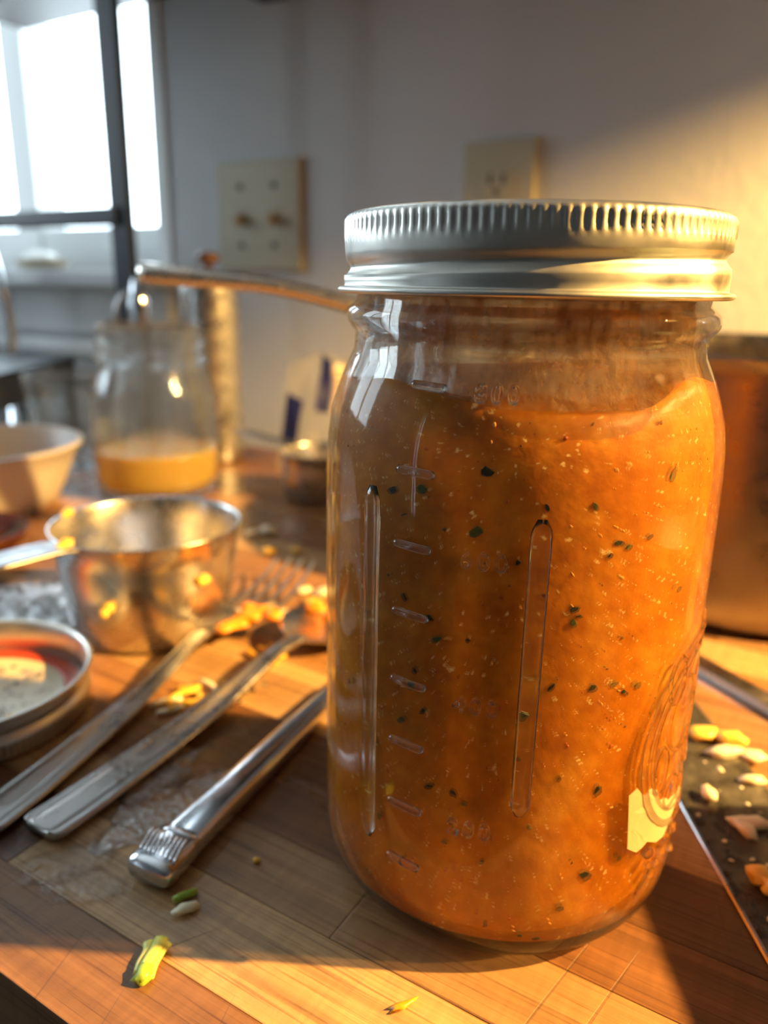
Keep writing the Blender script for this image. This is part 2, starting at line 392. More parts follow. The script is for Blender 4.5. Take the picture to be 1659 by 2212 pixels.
# ---------------------------------------------------------------- cutting board: edge-glued staves running along X
BX0, BX1, BY0, BY1 = -592, 150, 74, 566
board = bpy.data.objects.new('cutting_board', None); COL.objects.link(board); board.location = (0, 0, TOP)
tag(board, 'large teak cutting board of glued strips, wet and scratched, under everything', 'cutting board')
rows = []; y = BY0; rr = random.Random(11)
while y < BY1-8:
    wd = rr.choice((9, 13, 18, 22, 26, 32)); wd = min(wd, BY1-y); rows.append((y, y+wd)); y += wd
for (y0, y1) in rows:
    x = BX0 - 0.
    first = True
    while x < BX1-1:
        ln = rr.uniform(180, 420) if not first else rr.uniform(60, 380)
        first = False
        x1 = min(BX1, x+ln)
        if BX1-x1 < 60: x1 = BX1
        dz = rr.uniform(-.12, .0)
        ox, oy = (x+x1)/2, (y0+y1)/2
        o = link('stave', *box(x-ox+.04, x1-ox-.04, y0-oy+.06, y1-oy-.06, -38, dz, .35), WOOD, board, False)
        o.location = (ox/1000, oy/1000, 0)
        x = x1

# ---------------------------------------------------------------- the big jar of soup
JX, JY = 32.6, 185.5
jar = thing('mason_jar', 'tall glass mason jar with silver screw lid, full of orange soup', 'jar', JX, JY)
Z = lambda z: z + EYE                       # eye-relative height -> height above the board
outer = [(0, 3.2), (30, 3.0), (35, 1.2), (37, .25), (38.5, 0), (40.6, .7), (43.2, 2.9), (45.2, 6), (46.4, 10), (46.9, 15), (47, 30), (47, 60), (47, 85), (47, Z(-50)), (46.9, Z(-41)), (46.5, Z(-34)), (45.6, Z(-28)),
         (44.2, Z(-23.4)), (42.6, Z(-19)), (41.2, Z(-16)), (40.4, Z(-14.2)), (40.2, Z(-12)), (40.25, Z(-10.2)), (41.2, Z(-9.2)), (42.1, Z(-7.8)), (42.3, Z(-6.6)), (41.9, Z(-5.2)), (40.8, Z(-4.2)), (39.9, Z(-3.5)), (39.7, Z(-1)), (39.7, Z(8)), (39.2, Z(10))]
def inner_r(r): return r-2.6
inner = [(37.2, Z(10)), (36.9, Z(5)), (36.9, Z(-4)), (37.6, Z(-6.6)), (37.5, Z(-12)), (38.4, Z(-16)), (40, Z(-19.5)), (41.6, Z(-23.6)), (43.1, Z(-28.5)), (43.9, Z(-34.2)), (44.3, Z(-41)), (44.4, Z(-50)), (44.4, 85), (44.4, 60), (44.4, 30), (44.2, 16), (43.4, 11.5), (41.5, 8), (38, 6.2), (30, 6.6), (0, 7.4)]
def dense(p):
    out = [p[0]]
    for a, b in zip(p, p[1:]):
        n = max(1, int(math.hypot(a[0]-b[0], a[1]-b[1])/8))
        for k in range(1, n+1): out.append((a[0]+(b[0]-a[0])*k/n, a[1]+(b[1]-a[1])*k/n))
    return out
o = weld(link('glass_body', *lathe(dense(outer)+dense(inner), 128), GLASS, jar), 1e-5)
JR = 47.0
def on_jar(az, z, r=JR): a = R(az); return Vector((r*math.cos(a), r*math.sin(a), Z(z)))
def jar_radius(z):
    h = Z(z)
    for (r0_, h0_), (r1_, h1_) in zip(outer[5:], outer[6:]):
        if h0_ <= h <= h1_: return r0_+(r1_-r0_)*(h-h0_)/max(h1_-h0_, 1e-6)
    return JR
def ridge(name, path, hw, ht, n=8, dr=0., parent=None, M=None):
    """raised glass bead following (az, z) points on the jar wall"""
    rings = []; P = [on_jar(a, z, jar_radius(z)+dr) for a, z in path]
    for i, p in enumerate(P):
        t = (P[min(i+1, len(P)-1)]-P[max(i-1, 0)]).normalized(); nrm = Vector((p.x, p.y, 0)).normalized(); s = t.cross(nrm).normalized()
        e = 0.45 if i in (0, len(P)-1) else (0.9 if i in (1, len(P)-2) else 1.)
        rings.append([tuple(p + s*(hw*e*math.cos(2*math.pi*k/n)) + nrm*(ht*e*math.sin(2*math.pi*k/n))) for k in range(n)])
    return link(name, *loft(rings), M or GLASS2, parent or jar)
def seg_path(a0, z0, a1, z1, n):
    L = [(a0+(a1-a0)*t, z0+(z1-z0)*t) for t in [0, .03] + [k/n for k in range(1, n)] + [.97, 1]]
    return L
for i, z in enumerate((-18.8, -35.2, -50.6, -65.5, -81.4, -96.3, -112.3, -127.2)):
    ridge('graduation_mark', seg_path(-130.2, z, -119.6, z-.3, 8), .95, 1.0, M=GLASS3)
ridge('rib', seg_path(-138.3, -40, -138.3, -126, 24), 2.6, .8, M=GLASS3)
ridge('rib', seg_path(-93.2, -42, -93.2, -108, 20), 2.1, .75, M=GLASS3)
def emboss_text(name, s, az, z, size, label=None):
    cu = bpy.data.curves.new(name, 'FONT'); cu.body = s; cu.size = 1; cu.extrude = .06; cu.bevel_depth = .035; cu.bevel_resolution = 2; cu.space_character = 1.35; cu.align_x = 'CENTER'; cu.resolution_u = 4
    t = bpy.data.objects.new(name, cu); COL.objects.link(t); bpy.context.view_layer.update()
    me = bpy.data.meshes.new_from_object(t.evaluated_get(bpy.context.evaluated_depsgraph_get()))
    bpy.data.objects.remove(t); V = []
    for v in me.vertices:
        rr_ = jar_radius(z + v.co.y*size) + (v.co.z+.03)*size*1.9; a = R(az) + v.co.x*size/JR
        V.append((rr_*math.cos(a), rr_*math.sin(a), Z(z + v.co.y*size)))
    F = [tuple(p.vertices) for p in me.polygons]; bpy.data.meshes.remove(me)
    return link(name, V, F, GLASS3, jar)
for s, z in (('800', -21), ('600', -52.8), ('400', -84.4), ('200', -114.4)):
    emboss_text('numeral', s, -106, z, 5.0)
# embossed medallion on the right flank: oval ring, fruit outlines, leaves, beads
def oval(ca, cz, ra, rz, a0=0, a1=360, n=40): return [(ca+ra*math.cos(R(a0+(a1-a0)*k/n)), cz+rz*math.sin(R(a0+(a1-a0)*k/n))) for k in range(n+1)]
ridge('embossed_oval', oval(-30, -99, 27, 24.5, 90, 451), .9, .9)
ridge('embossed_oval', oval(-30, -99, 23.5, 21, 90, 451), .5, .55)
ridge('embossed_fruit', oval(-38, -93, 9.5, 9, 90, 440, 26), .7, .7)
ridge('embossed_fruit', oval(-24, -101, 9, 10, 60, 420, 26), .7, .7)
ridge('embossed_fruit', oval(-12, -92, 8, 8, 60, 420, 26), .7, .7)
ridge('embossed_stem', [(-38, -84), (-36, -80), (-32, -78), (-27, -79)], .6, .6)
ridge('embossed_stem', [(-24, -91), (-22, -86), (-18, -83)], .6, .6)
for a, z, ra, rz in ((-46, -82, 4, 6), (-49, -104, 3.4, 6), (-40, -113, 5, 4), (-18, -78, 4, 5), (-10, -108, 4, 5), (-30, -116, 4, 3)):
    ridge('embossed_leaf', oval(a, z, ra, rz, 80, 430, 14), .5, .6)
rb = random.Random(3)
beads = []
for k in range(46):
    z = rb.uniform(-130, -40); a = rb.uniform(-6, 14) if k < 30 else rb.uniform(-52, -16); 
    if k >= 30: z = rb.uniform(-134, -122)
    p = on_jar(a, z, jar_radius(z)-.1); s = rb.uniform(.8, 1.6)
    v, fc = blob(s, s, s, k, .12, 2); beads.append(shift((v, fc), p.x, p.y, p.z-s))
bd = link('embossed_bead', *merge(*beads), GLASS2, jar); bd['kind'] = 'stuff'
# ragged pale patch, partly transparent, on the jar wall
patch_pts = [(-61.9, -106.4), (-61, -112.8), (-59.9, -120.9), (-56, -123.2), (-53.4, -122.9), (-51.3, -122.1), (-46, -124.6), (-39.9, -125.4), (-38.3, -123.5), (-32.2, -120.8), (-27, -118.5), (-29.4, -116.5), (-40.6, -115.4), (-44, -113), (-47.2, -112.8), (-50, -108.5), (-52.5, -107.3), (-56, -108), (-59, -105.3)]
bm = bmesh.new(); vs = [bm.verts.new((a, z, 0)) for a, z in patch_pts]; bm.faces.new(vs)
bmesh.ops.triangulate(bm, faces=bm.faces); bmesh.ops.subdivide_edges(bm, edges=bm.edges, cuts=2)
bm.verts.index_update(); n0 = len(bm.verts)
V = [tuple(on_jar(v.co.x, v.co.y, jar_radius(v.co.y)+.05)) for v in bm.verts] + [tuple(on_jar(v.co.x, v.co.y, jar_radius(v.co.y)+.22)) for v in bm.verts]
F = [tuple(v.index for v in q.verts) for q in bm.faces]; F2 = [tuple(i+n0 for i in q) for q in F]
ed = [tuple(v.index for v in e.verts) for e in bm.edges if len(e.link_faces) == 1]
o = link('pale_patch', V, F+F2+[(a, b, b+n0, a+n0) for a, b in ed], PATCHM, jar, False); o['label'] = 'ragged pale patch'; bm.free()
# screw band with knurled top edge and dome lid
NK = 127
prof = [(37.5, Z(14.6)), (39.5, Z(15.0)), (41.2, Z(14.9)), (42.2, Z(14.3)), (42.7, Z(13.5)), (42.75, Z(12.6)), (42.75, Z(11.2)), (42.75, Z(10.2)), (42.65, Z(9.5)), (42.6, Z(8.6)), (42.5, Z(7.2)), (42.3, Z(6.4)), (41.7, Z(5.7)), (41.3, Z(5.0)), (41.35, Z(4.5)), (41.9, Z(3.8)),
        (42.6, Z(3.0)), (42.75, Z(2.4)), (42.7, Z(1.2)), (42.65, Z(-.1)), (42.8, Z(-.45)), (43.6, Z(-.55)), (44.1, Z(-.9)), (44.15, Z(-1.4)), (43.8, Z(-1.85)), (43.0, Z(-2.0)), (42.0, Z(-1.7)), (41.5, Z(0)), (40.6, Z(4.8)), (41.6, Z(8)), (41.6, Z(13.4)), (38, Z(13.8))]
def knurl(r, z, a, j):
    if 4 <= j <= 7:
        k = .5+.5*math.cos(a*NK); k = k**1.6
        r -= .55*k*(1 if 5 <= j <= 6 else .55)
    elif 8 <= j <= 18: z += 1.4*math.cos(a)*(1 if 11 <= j <= 16 else .4)
    return r, z
band = link('screw_band', *lathe(prof, NK*4, True, knurl), TIN, jar)
dl = [(0, Z(14.1)), (28, Z(14.2)), (31, Z(13.7)), (36, Z(13.7)), (38.5, Z(14.2)), (40.4, Z(14.1)), (40.6, Z(12.4)), (39, Z(11.6)), (0, Z(11.8))]
weld(link('lid_disc', *lathe(dl, 96), TIN, jar), 1e-5)
# soup residue smeared on the inside above the soup
film = [(41.0, Z(-22.6)), (39.8, Z(-19.5)), (38.2, Z(-16)), (37.3, Z(-12)), (37.4, Z(-6.6)), (36.7, Z(-4)), (36.7, Z(8))]
V, F = lathe(dense(film), 96); F = [q for q in F if len(q) == 4]
o = link('soup_residue', V, F, FILM, jar); o['label'] = 'brownish soup film inside the neck'

# the soup itself
soup = thing('soup', 'thick orange vegetable soup filling the tall mason jar', 'soup', JX, JY, 6.3)
sp = [(0, 1.0), (30, .4), (38, .1), (41.6, 1.8), (43.6, 5.2), (44.5, 9.7), (44.7, 24), (44.7, 54), (44.7, 79), (44.7, Z(-50)-6.3), (44.6, Z(-41)-6.3), (44.2, Z(-34.2)-6.3), (43.4, Z(-28.5)-6.3), (42.0, Z(-24)-6.3), (40.9, Z(-21.3)-6.3), (37.5, Z(-20.6)-6.3), (20, Z(-21.4)-6.3), (0, Z(-21.2)-6.3)]
sp = dense(sp)
TOPJ = Z(-28.5)-6.3
def wob(r, z, a, j):
    if z > TOPJ-1 and r > 30:
        k = noise.noise(Vector((math.cos(a)*1.3, math.sin(a)*1.3, 4.))); d = k*2.2
        az = math.degrees(a)
        if az > 180: az -= 360
        d += 2.2*math.exp(-((az+142)/16)**2) + 3.6*math.exp(-((az+45)/14)**2) - 1.2*math.exp(-((az+100)/22)**2)
        z += d*min(1, (z-TOPJ+1)/6)
        h = z+6.3-EYE
        r = min(r, jar_radius(h)-2.35)
    return r, z
o = weld(link('soup_body', *lathe(sp, 128, False, wob), SOUP, soup), 1e-5)
rs = random.Random(21)
def flake_mesh(seed, sx, sy):
    q = random.Random(seed); n = 7; pts = [(sx*math.cos(2*math.pi*k/n)*q.uniform(.55, 1.1), sy*math.sin(2*math.pi*k/n)*q.uniform(.55, 1.1)) for k in range(n)]
    V = [(0.0, a, b) for a, b in pts] + [(.25, a*.9, b*.9) for a, b in pts]
    F = [tuple(range(n))[::-1], tuple(range(n, 2*n))] + [(k, (k+1) % n, n+(k+1) % n, n+k) for k in range(n)]
    return V, F
protos = []
for i in range(8):
    o = link('herb_flake', *flake_mesh(i, rs.uniform(.8, 1.5), rs.uniform(.5, 1.0)), HERB if i % 3 else HERB2, soup, False); protos.append(o.data); bpy.data.objects.remove(o)
def stick(me, nm, az, h, roll_, r=44.78, s=1.):
    o = bpy.data.objects.new(nm, me); COL.objects.link(o); o.parent = soup
    a = R(az); o.location = (r*math.cos(a)/1000, r*math.sin(a)/1000, (h-6.3)/1000)
    o.rotation_euler = (Matrix.Rotation(a, 3, 'Z') @ Matrix.Rotation(roll_, 3, 'X')).to_euler(); o.scale = (1, s, s); return o
known = [(-124, -39, 1.5, .2), (-133, -40.5, 1.5, .5), (-107, -34, 1.5, .1), (-109, -46, 1.7, .6), (-92, -40, .9, 2), (-98, -51.5, .9, .5), (-80, -40, .9, 2.), (-73, -47.5, 1.3, 0), (-70, -48.5, .9, .6), (-75, -50, .8, 1.), (-83, -61, 1.2, .5), (-83, -64, 1.0, 2.), (-81.5, -62.5, .8, 0), (-120, -66, 1.2, 2.5), (-118, -70.5, 1.3, .6),
         (-128, -63, 1.2, 2.3), (-125, -83, 1.3, .3), (-121, -88, 1., 1.1), (-124, -79, 1, 2), (-94, -85, 1.4, 1.2), (-87, -78, 1.2, 1.), (-76, -79, 1.6, .1), (-70, -78.5, 1.1, .4), (-66, -81, 1.2, 2.6), (-62, -80, 1.2, .8), (-71, -104, 1.6, 1.5), (-138, -101, 1.2, 2.), (-128, -92, 1.2, .6), (-118, -106, 1.3, .4), (-111, -106, 1.4, 2.), (-108, -108, .8, 0), (-83, -100, .8, 1), (-90, -112, .7, 0), (-102, -122, .8, 1), (-72, -126, 1.9, 2.7),
         (-90, -141, .7, 0), (-85, -142, 1., .1), (-100, -139, .9, .3), (-113, -119, .8, 0), (-126, -128, 1., 1), (-61, -124, 1, 2), (-79, -134, 1.2, .2), (-94, -95, .8, 1.), (-135, -120, 1.1, 1.4), (-142, -70, 1.2, 1.), (-150, -90, 1.2, .6), (-58, -35, 1.6, 1.3), (-64, -47, 1, .7), (-50, -60, 1., .4)]
for i, (az, z, s, ro) in enumerate(known):
    stick(protos[i % 8], 'herb_flake', az, Z(z), ro, min(44.78, jar_radius(z)-2.28), s)
specks = {0: [], 1: [], 2: []}
for k in range(260):
    az = rs.uniform(-175, -5); z = rs.uniform(-143, -24); r = min(44.72, jar_radius(z)-2.3)
    kind = 0 if k % 2 == 0 else (1 if k % 4 == 1 else 2)
    s = rs.uniform(.18, .5) if kind else rs.uniform(.18, .38)
    v, fc = blob(s*.5, s*(1.7 if kind == 0 else 1.1)*rs.uniform(.5, 1.3), s*rs.uniform(.6, 1.1), k, .2, 1); a = R(az); ro = rs.uniform(0, 3.14)
    Mx = Matrix.Rotation(a, 3, 'Z') @ Matrix.Rotation(ro, 3, 'X'); p = Vector((r*math.cos(a), r*math.sin(a), Z(z)-6.3))
    specks[kind].append(([tuple(Mx @ Vector(q) + p) for q in v], fc))
for kind, M_, nm in ((0, SEED, 'pale_seeds'), (1, HERB, 'herb_specks'), (2, REDS, 'pepper_specks')):
    o = link(nm, *merge(*specks[kind]), M_, soup); o['kind'] = 'stuff'

# ---------------------------------------------------------------- pint jar with broth
pj = thing('pint_jar', 'open glass pint jar with a little yellow broth, behind the measuring cup', 'jar', -168, 556)
po = [(0, 2.5), (33, 2.2), (36, 0), (40, 1), (43, 5), (44, 12), (44.3, 30), (44.3, 62), (43.6, 72), (41.5, 80), (38.6, 87), (36.8, 92), (36.4, 95), (39.0, 97), (39.6, 99), (38.8, 101.4), (36.2, 103), (36.2, 106.4), (37.9, 108), (37.9, 110.4), (36.2, 112), (36.2, 118), (36.5, 121), (35.6, 123)]
pi_ = [(33.6, 123), (33.2, 118), (33.4, 96), (35.6, 88), (38.6, 80), (40.7, 72), (41.6, 62), (41.7, 30), (41.4, 12), (39, 7), (34, 6), (0, 6.5)]
weld(link('glass_body', *lathe(dense(po)+dense(pi_), 72), CLEAR, pj), 1e-5)
for k in range(10):                                   # beaded pattern down its left flank and ribs
    a = R(190 + (k % 2)*14 - 4*(k//5)); h = 40+7*(k//2)
    v, fc = blob(2.2, 2.2, 2.2, k, .1, 2); link('embossed_bead', *shift((v, fc), 44*math.cos(a), 44*math.sin(a), h), CLEAR, pj)
br = thing('broth', 'shallow yellow broth in the bottom of the open pint jar', 'broth', -168, 556, 6.6)
weld(link('broth_body', *lathe(dense([(0, .2), (34, .1), (39.4, 1.5), (41.6, 6), (41.9, 24), (41.9, 27.5), (41, 27.9), (0, 27.9)]), 72), BROTH, br), 1e-5)

# ---------------------------------------------------------------- steel measuring cups
def cup(name, label, x, y, rt, rb_, h, hdl, rz, M):
    t = thing(name, label, 'measuring cup', x, y, 0, rz, 'steel measuring cups')
    P_ = [(0, 0), (rb_-5, 0), (rb_-2, .5), (rb_, 2.5), (rb_+(rt-rb_)*.5, h*.5), (rt-.5, h-1.2), (rt+.35, h-.8), (rt+.55, h-.2), (rt+.2, h+.2), (rt-.8, h-.2), (rt-1.2, h-1.2), (rb_+(rt-rb_)*.5-1.2, h*.5), (rb_-1.2, 3.2), (rb_-3, 1.4), (0, 1.3)]
    weld(link('bowl', *lathe(dense(P_), 96), M, t), 1e-5)
    L, w0, w1, dz = hdl
    path = [(-rt+1.2, 0, h-1.2), (-rt-3, 0, h-.4), (-rt-8, 0, h+.2), (-rt-.35*L, 0, h+dz*.3), (-rt-.7*L, 0, h+dz*.7), (-rt-L, 0, h+dz)]
    path = cat_rom(path, 5); n = len(path)
    link('handle', *sweep(path, lambda i: [(s*(w0+(w1-w0)*min(1, i/6)), b) for s, b in ((-1, -.2), (-.85, .9), (-.6, .4), (.6, .4), (.85, .9), (1, -.2), (.85, -.9), (-.85, -.9))]), HANDLE, t)
    return t
cup('measuring_cup', 'large steel measuring cup smeared with orange pulp, on the board', -105, 324.6, 40.7, 33.4, 49.7, (95, 9, 9, 3), R(56), STEEL)
cup('measuring_cup', 'small steel measuring cup behind the tall jar, in front of the bag', -48, 553, 28.9, 26.5, 34.8, (60, 6, 6, 2), R(-40), STEEL)

# ---------------------------------------------------------------- upside-down lid with droplets
ld = thing('jar_lid', 'upside-down screw-band jar lid with wet cream disc inside', 'lid', -150.6, 248, 0)
LP = [(37.5, .6), (39.5, .1), (41.2, .0), (42.2, .6), (42.7, 1.4), (42.75, 2.2), (42.75, 4), (42.75, 5.0), (42.65, 5.6), (42.6, 6.4), (42.3, 7.6), (41.5, 8.6), (41.3, 9.2), (41.9, 10.2), (42.6, 11), (42.7, 12.4), (42.65, 14.0), (42.9, 14.6), (43.8, 15.0), (44.1, 15.5), (43.7, 16.1), (42.8, 16.1), (42, 15.2), (41.5, 13.5), (40.6, 9.6), (41.6, 6), (41.6, 1.6), (38, 1.5)]
link('screw_band', *lathe(LP, NK*4, True, lambda r, z, a, j: (r - (.55*(.5+.5*math.cos(a*NK))**1.6 if 4 <= j <= 7 else 0), z)), TIN, ld)
disc = weld(link('lid_disc', *lathe([(0, 1.6), (38, 1.6), (40.4, 1.6), (40.8, 2.6), (39.5, 3.4), (35, 3.2), (33, 4.0), (31.5, 4.2), (30, 3.6), (0, 3.6)], 96), CREAM, ld), 1e-5); disc['label'] = 'cream enamelled underside of the flat lid'
link('sealing_ring', *lathe([(32.8, 3.9), (34.5, 3.5), (39.6, 3.6), (40.4, 3.2), (40.0, 4.1), (37, 4.4), (33.6, 4.4)], 96, True), REDRING, ld)['label'] = 'red rubber sealing ring'
def droplets(name, parent, n, fn, smin, smax, seed, M=None, flat=.6):
    M = M or GLASS3
    q = random.Random(seed); L = []
    for k in range(n):
        x, y, z = fn(q); s = q.uniform(smin, smax)
        L.append(shift(blob(s, s*q.uniform(.8, 1.2), s*flat, k, .08, 1 if s < 1 else 2), x, y, z-.1*s))
    o = link(name, *merge(*L), M, parent); o['kind'] = 'stuff'; return o
def disc_pt(q):
    r, a = 29*math.sqrt(q.random()), q.uniform(0, 6.28); return r*math.cos(a), r*math.sin(a), 3.6
droplets('water_droplets', ld, 150, disc_pt, .4, 1.3, 5)
for k, (x, y, s) in enumerate(((4, -14, 2.2), (22, -10, 2.0))):
    link('pulp_smear', *shift(blob(s*1.6, s*.8, .5, k+40, .2), x, y, 3.5), CORN, ld)

# wet spot with bubbles left of the cup
pud = thing('suds_puddle', 'shiny puddle of soapy bubbles between the cup handle and the lid', 'puddle', -172, 340, 0)
link('water_film', *blob(40, 34, .4, 77, .2, 3), SUDS, pud)
droplets('bubbles', pud, 260, lambda q: ((lambda r, a: (r*math.cos(a)*38, r*math.sin(a)*33, .3))(math.sqrt(q.random()), q.uniform(0, 6.28))), .7, 2.2, 6)

# ---------------------------------------------------------------- cutlery
def grooved(w, t, e=1.):
    return [(-w, 0), (-w*.97, t*.6), (-w*.82, t), (-w*.74, t*.72), (-w*.62, t*.72), (-w*.56, t*.98), (-w*.3, t*.95), (0, t), (w*.3, t*.95), (w*.56, t*.98), (w*.62, t*.72), (w*.74, t*.72), (w*.82, t), (w*.97, t*.6), (w, 0), (w*.85, -t*.6), (0, -t*.5), (-w*.85, -t*.6)]
def local(p0, ang): return None
def make_handle(parent, path, widths, t, M):
    P_ = cat_rom(path, 6); n = len(P_)
    def wid(i):
        u = i/(n-1)*(len(widths)-1); k = min(int(u), len(widths)-2); return widths[k]+(widths[k+1]-widths[k])*(u-k)
    return link('handle', *sweep(P_, lambda i: grooved(wid(i), t)), M, parent)
# fork: local x along the handle axis, tines at the far end. length 210
ang = math.atan2(378-186, -45+112)
fk = thing('dinner_fork', 'steel dinner fork with orange pulp on its tines, beside the measuring cup', 'fork', -113.5, 183, 0, ang, 'forks on the board')
make_handle(fk, [(0, 0, 2.0), (3, 0, 1.9), (20, 0, 1.8), (60, 0, 3.0), (85, 0, 5.5), (105, 0, 9), (120, 0, 10.5)], [5.5, 7.6, 7.4, 5.6, 4.2, 3.6, 3.6], 1.5, DULL)
hp = []
for i in range(13):
    u = i/12; x = 118+u*34; wv = 3.6+9.2*min(1, u*1.6)**.8; z = 10.6-4.5*math.sin(u*math.pi*.62)
    hp.append([(x, -wv, z+1.2), (x, -wv*.5, z-.2), (x, 0, z-.6), (x, wv*.5, z-.2), (x, wv, z+1.2), (x, wv*.98, z+2.0), (x, wv*.5, z+1.1), (x, 0, z+.7), (x, -wv*.5, z+1.1), (x, -wv*.98, z+2.0)])
link('head', *loft(hp), DULL, fk)
for j in range(4):
    y = -10.6+7.07*j
    path = cat_rom([(150, y, 7.0), (163, y, 5.2), (180, y, 5.6), (196, y*.97, 9.5), (207, y*.95, 14)], 5); n = len(path)
    link('tine', *sweep(path, lambda i: ell((1.9-1.2*(i/(n-1))), 1.0-.5*(i/(n-1)), 8)), DULL, fk)
# serving spoon
ang = math.atan2(335-182, -12+96)
spn = thing('serving_spoon', 'steel spoon with grooved handle and wet bubbles, second handle from the left', 'spoon', -96, 182, 0, ang, 'cutlery on the board')
make_handle(spn, [(0, 0, 2.2), (2.5, 0, 2.1), (18, 0, 1.9), (60, 0, 3), (90, 0, 6), (112, 0, 9.5), (128, 0, 9)], [4.5, 8.2, 8.0, 6.2, 4.6, 3.4, 3.6], 1.7, DULL)
rings = []
for i in range(15):
    u = i/14; x = 124+u*58; wv = max(.6, 21*math.sin(math.pi*(u**.8)*.985+.03)); dep = 7.5*math.sin(math.pi*u)**.8; zb = 8.5-3.2*u
    up = [(-1, 2.), (-.7, 2-dep*.55), (-.35, 2-dep*.9), (0, 2-dep), (.35, 2-dep*.9), (.7, 2-dep*.55), (1, 2.)]
    rings.append([(x, a*wv, zb+b) for a, b in up] + [(x, a*wv*1.03, zb+b-1.1) for a, b in up[::-1]])
link('bowl', *loft(rings), STEEL, spn)
droplets('water_droplets', spn, 170, lambda q: (q.uniform(25, 100), q.uniform(-5.5, 5.5), 3.2), .5, 1.3, 8)
# table knife with cable-pattern butt
ang = math.atan2(248-166, -22+59)
kn = thing('table_knife', 'silver knife with hollow handle and ribbed butt, left of the jar', 'knife', -60, 164, 0, ang, 'cutlery on the board')
def kw(i, n):
    return None
secs = [(0, 6.0, 2.6), (1, 7.0, 3.4), (3, 7.3, 3.8), (12, 7.0, 3.9), (14, 6.5, 3.4), (16, 6.4, 3.6), (30, 6.0, 3.9), (60, 5.2, 3.7), (90, 4.2, 3.4), (105, 3.6, 3.2), (110, 3.2, 2.8)]
rings = []
for x, a, b in secs:
    rings.append([(x, a*math.copysign(abs(math.cos(t))**.62, math.cos(t)), 4.0+b*math.copysign(abs(math.sin(t))**.75, math.sin(t))) for t in [2*math.pi*k/24 for k in range(24)]])
link('handle', *loft(rings), CUTLERY, kn)
for k in range(9):
    y = -5.6+1.4*k
    path = [(3.6+.0*k, y-.9, 7.3), (6.5, y, 7.75), (9.5, y+.9, 7.75), (12, y+1.7, 7.4)]
    if abs(y) < 6: link('butt_ridge', *sweep(cat_rom(path, 3), lambda i: ell(.5, .5, 6)), CUTLERY, kn)
link('collar', *sweep([(13.6, -6.4, 6.4), (13.4, -3, 7.5), (13.2, 0, 7.7), (13.4, 3, 7.5), (13.6, 6.4, 6.4)], lambda i: ell(.9, .6, 8)), CUTLERY, kn)
V, F = box(108, 205, -9, 4, 3.4, 4.6, .4); V = [(x, y*(1-max(0, (x-170)/35)**2*.6), z-(x-108)*.034) for x, y, z in V]
link('blade', V, F, CUTLERY, kn)
# chef knife lying at the right
ck = thing('chef_knife', 'wide dark chef knife blade dotted with food scraps, right of the jar', 'knife', 107, 210, 0)
edge = [(-14.5, -150), (-14.5, -70), (-14.2, -2), (-13.2, 30), (-9, 65), (-2, 98), (10, 130)]
spine = [(18, -150), (17.4, -70), (15.5, 1), (13, 45), (12.2, 80), (12, 110), (11.5, 131)]
rings = []
for (a, y0), (b, y1) in zip(cat_rom([(x, y, 0) for x, y in edge], 5) and [(p.x, p.y) for p in cat_rom([(x, y, 0) for x, y in edge], 5)], [(p.x, p.y) for p in cat_rom([(x, y, 0) for x, y in spine], 5)]):
    rings.append([(a, y0, .5), (a+2.2, y0+(y1-y0)*.1, 1.05), (b-1, y1, 2.3), (b, y1, 1.9), (b, y1, .3), (b-1, y1, .1), (a+2, y0, .15), (a+.3, y0, .3)])
link('blade', *loft(rings), BLADE, ck, smooth=False)
rings = []
for (a, y0) in [(p.x, p.y) for p in cat_rom([(x, y, 0) for x, y in edge[:6]], 5)]:
    rings.append([(a-.15, y0, .35), (a+.25, y0, .75), (a+.9, y0, .95), (a+.8, y0, .45)])
link('cutting_edge', *loft(rings), STEEL, ck, smooth=False)['label'] = 'bright honed edge'
hr = []
for y, a in ((-150, 9), (-158, 10), (-190, 11), (-230, 10.5), (-262, 12.5), (-270, 9)):
    hr.append([(5+a*math.cos(2*math.pi*k/14), y, 6.6+6.4*math.sin(2*math.pi*k/14)) for k in range(14)])
link('handle', *loft(hr), DARKWOOD, ck)
# flat spatula handle at the right, nearer the pot
ang = math.atan2(257-288, 145-131)
sp_ = thing('spatula', 'grey steel spatula with flat handle lying between the knife and the pot', 'spatula', 140, 276, 0, ang)
link('handle', *box(-70, 120, -4.8, 4.8, 1.0, 4.0, 1.1), DULL, sp_, False)
link('handle_trim', *box(-70, 120, -5.4, -3.9, .2, 2.0, .5), CHROME, sp_, False)['label'] = 'bright lower edge of the handle'
V, F = box(-100, -68, -13, 13, 0, 1.2, .4); link('blade', [(x, y*(1 if x < -80 else 1-(x+80)/12*.6), z) for x, y, z in V], F, STEEL, sp_, False)

# ---------------------------------------------------------------- saucepan with long handle
pan = thing('saucepan', 'steel saucepan with long polished handle, behind the jar at right', 'pot', 198.6, 414.4)
PP = [(0, 0), (92, 0), (99, 1.5), (102.2, 6), (103, 14), (103, 60), (103, 116), (103.4, 122), (105.6, 123.6), (106.2, 124.8), (105.4, 126), (103.2, 125.6), (101.8, 123), (101.2, 116), (101, 14), (99, 6), (94, 3.4), (0, 3.2)]
weld(link('body', *lathe(dense(PP), 128), POTM, pan), 1e-5)
hpth = [(-99, -6, 106), (-112, -9, 112), (-140, -14, 121), (-170, -19, 131), (-213, -24, 141), (-242, -28, 148), (-263, -30, 151.5), (-296, -33, 154), (-316, -34.5, 155.5)]
hp_ = cat_rom(hpth, 5); nh = len(hp_)
hw = lambda i: (11.5 if i < 8 else 11.5-3.4*min(1, (i-8)/10) + 3.2*max(0, (i-24)/(nh-25)))*(.62 if i == nh-1 else (.9 if i == nh-2 else 1))
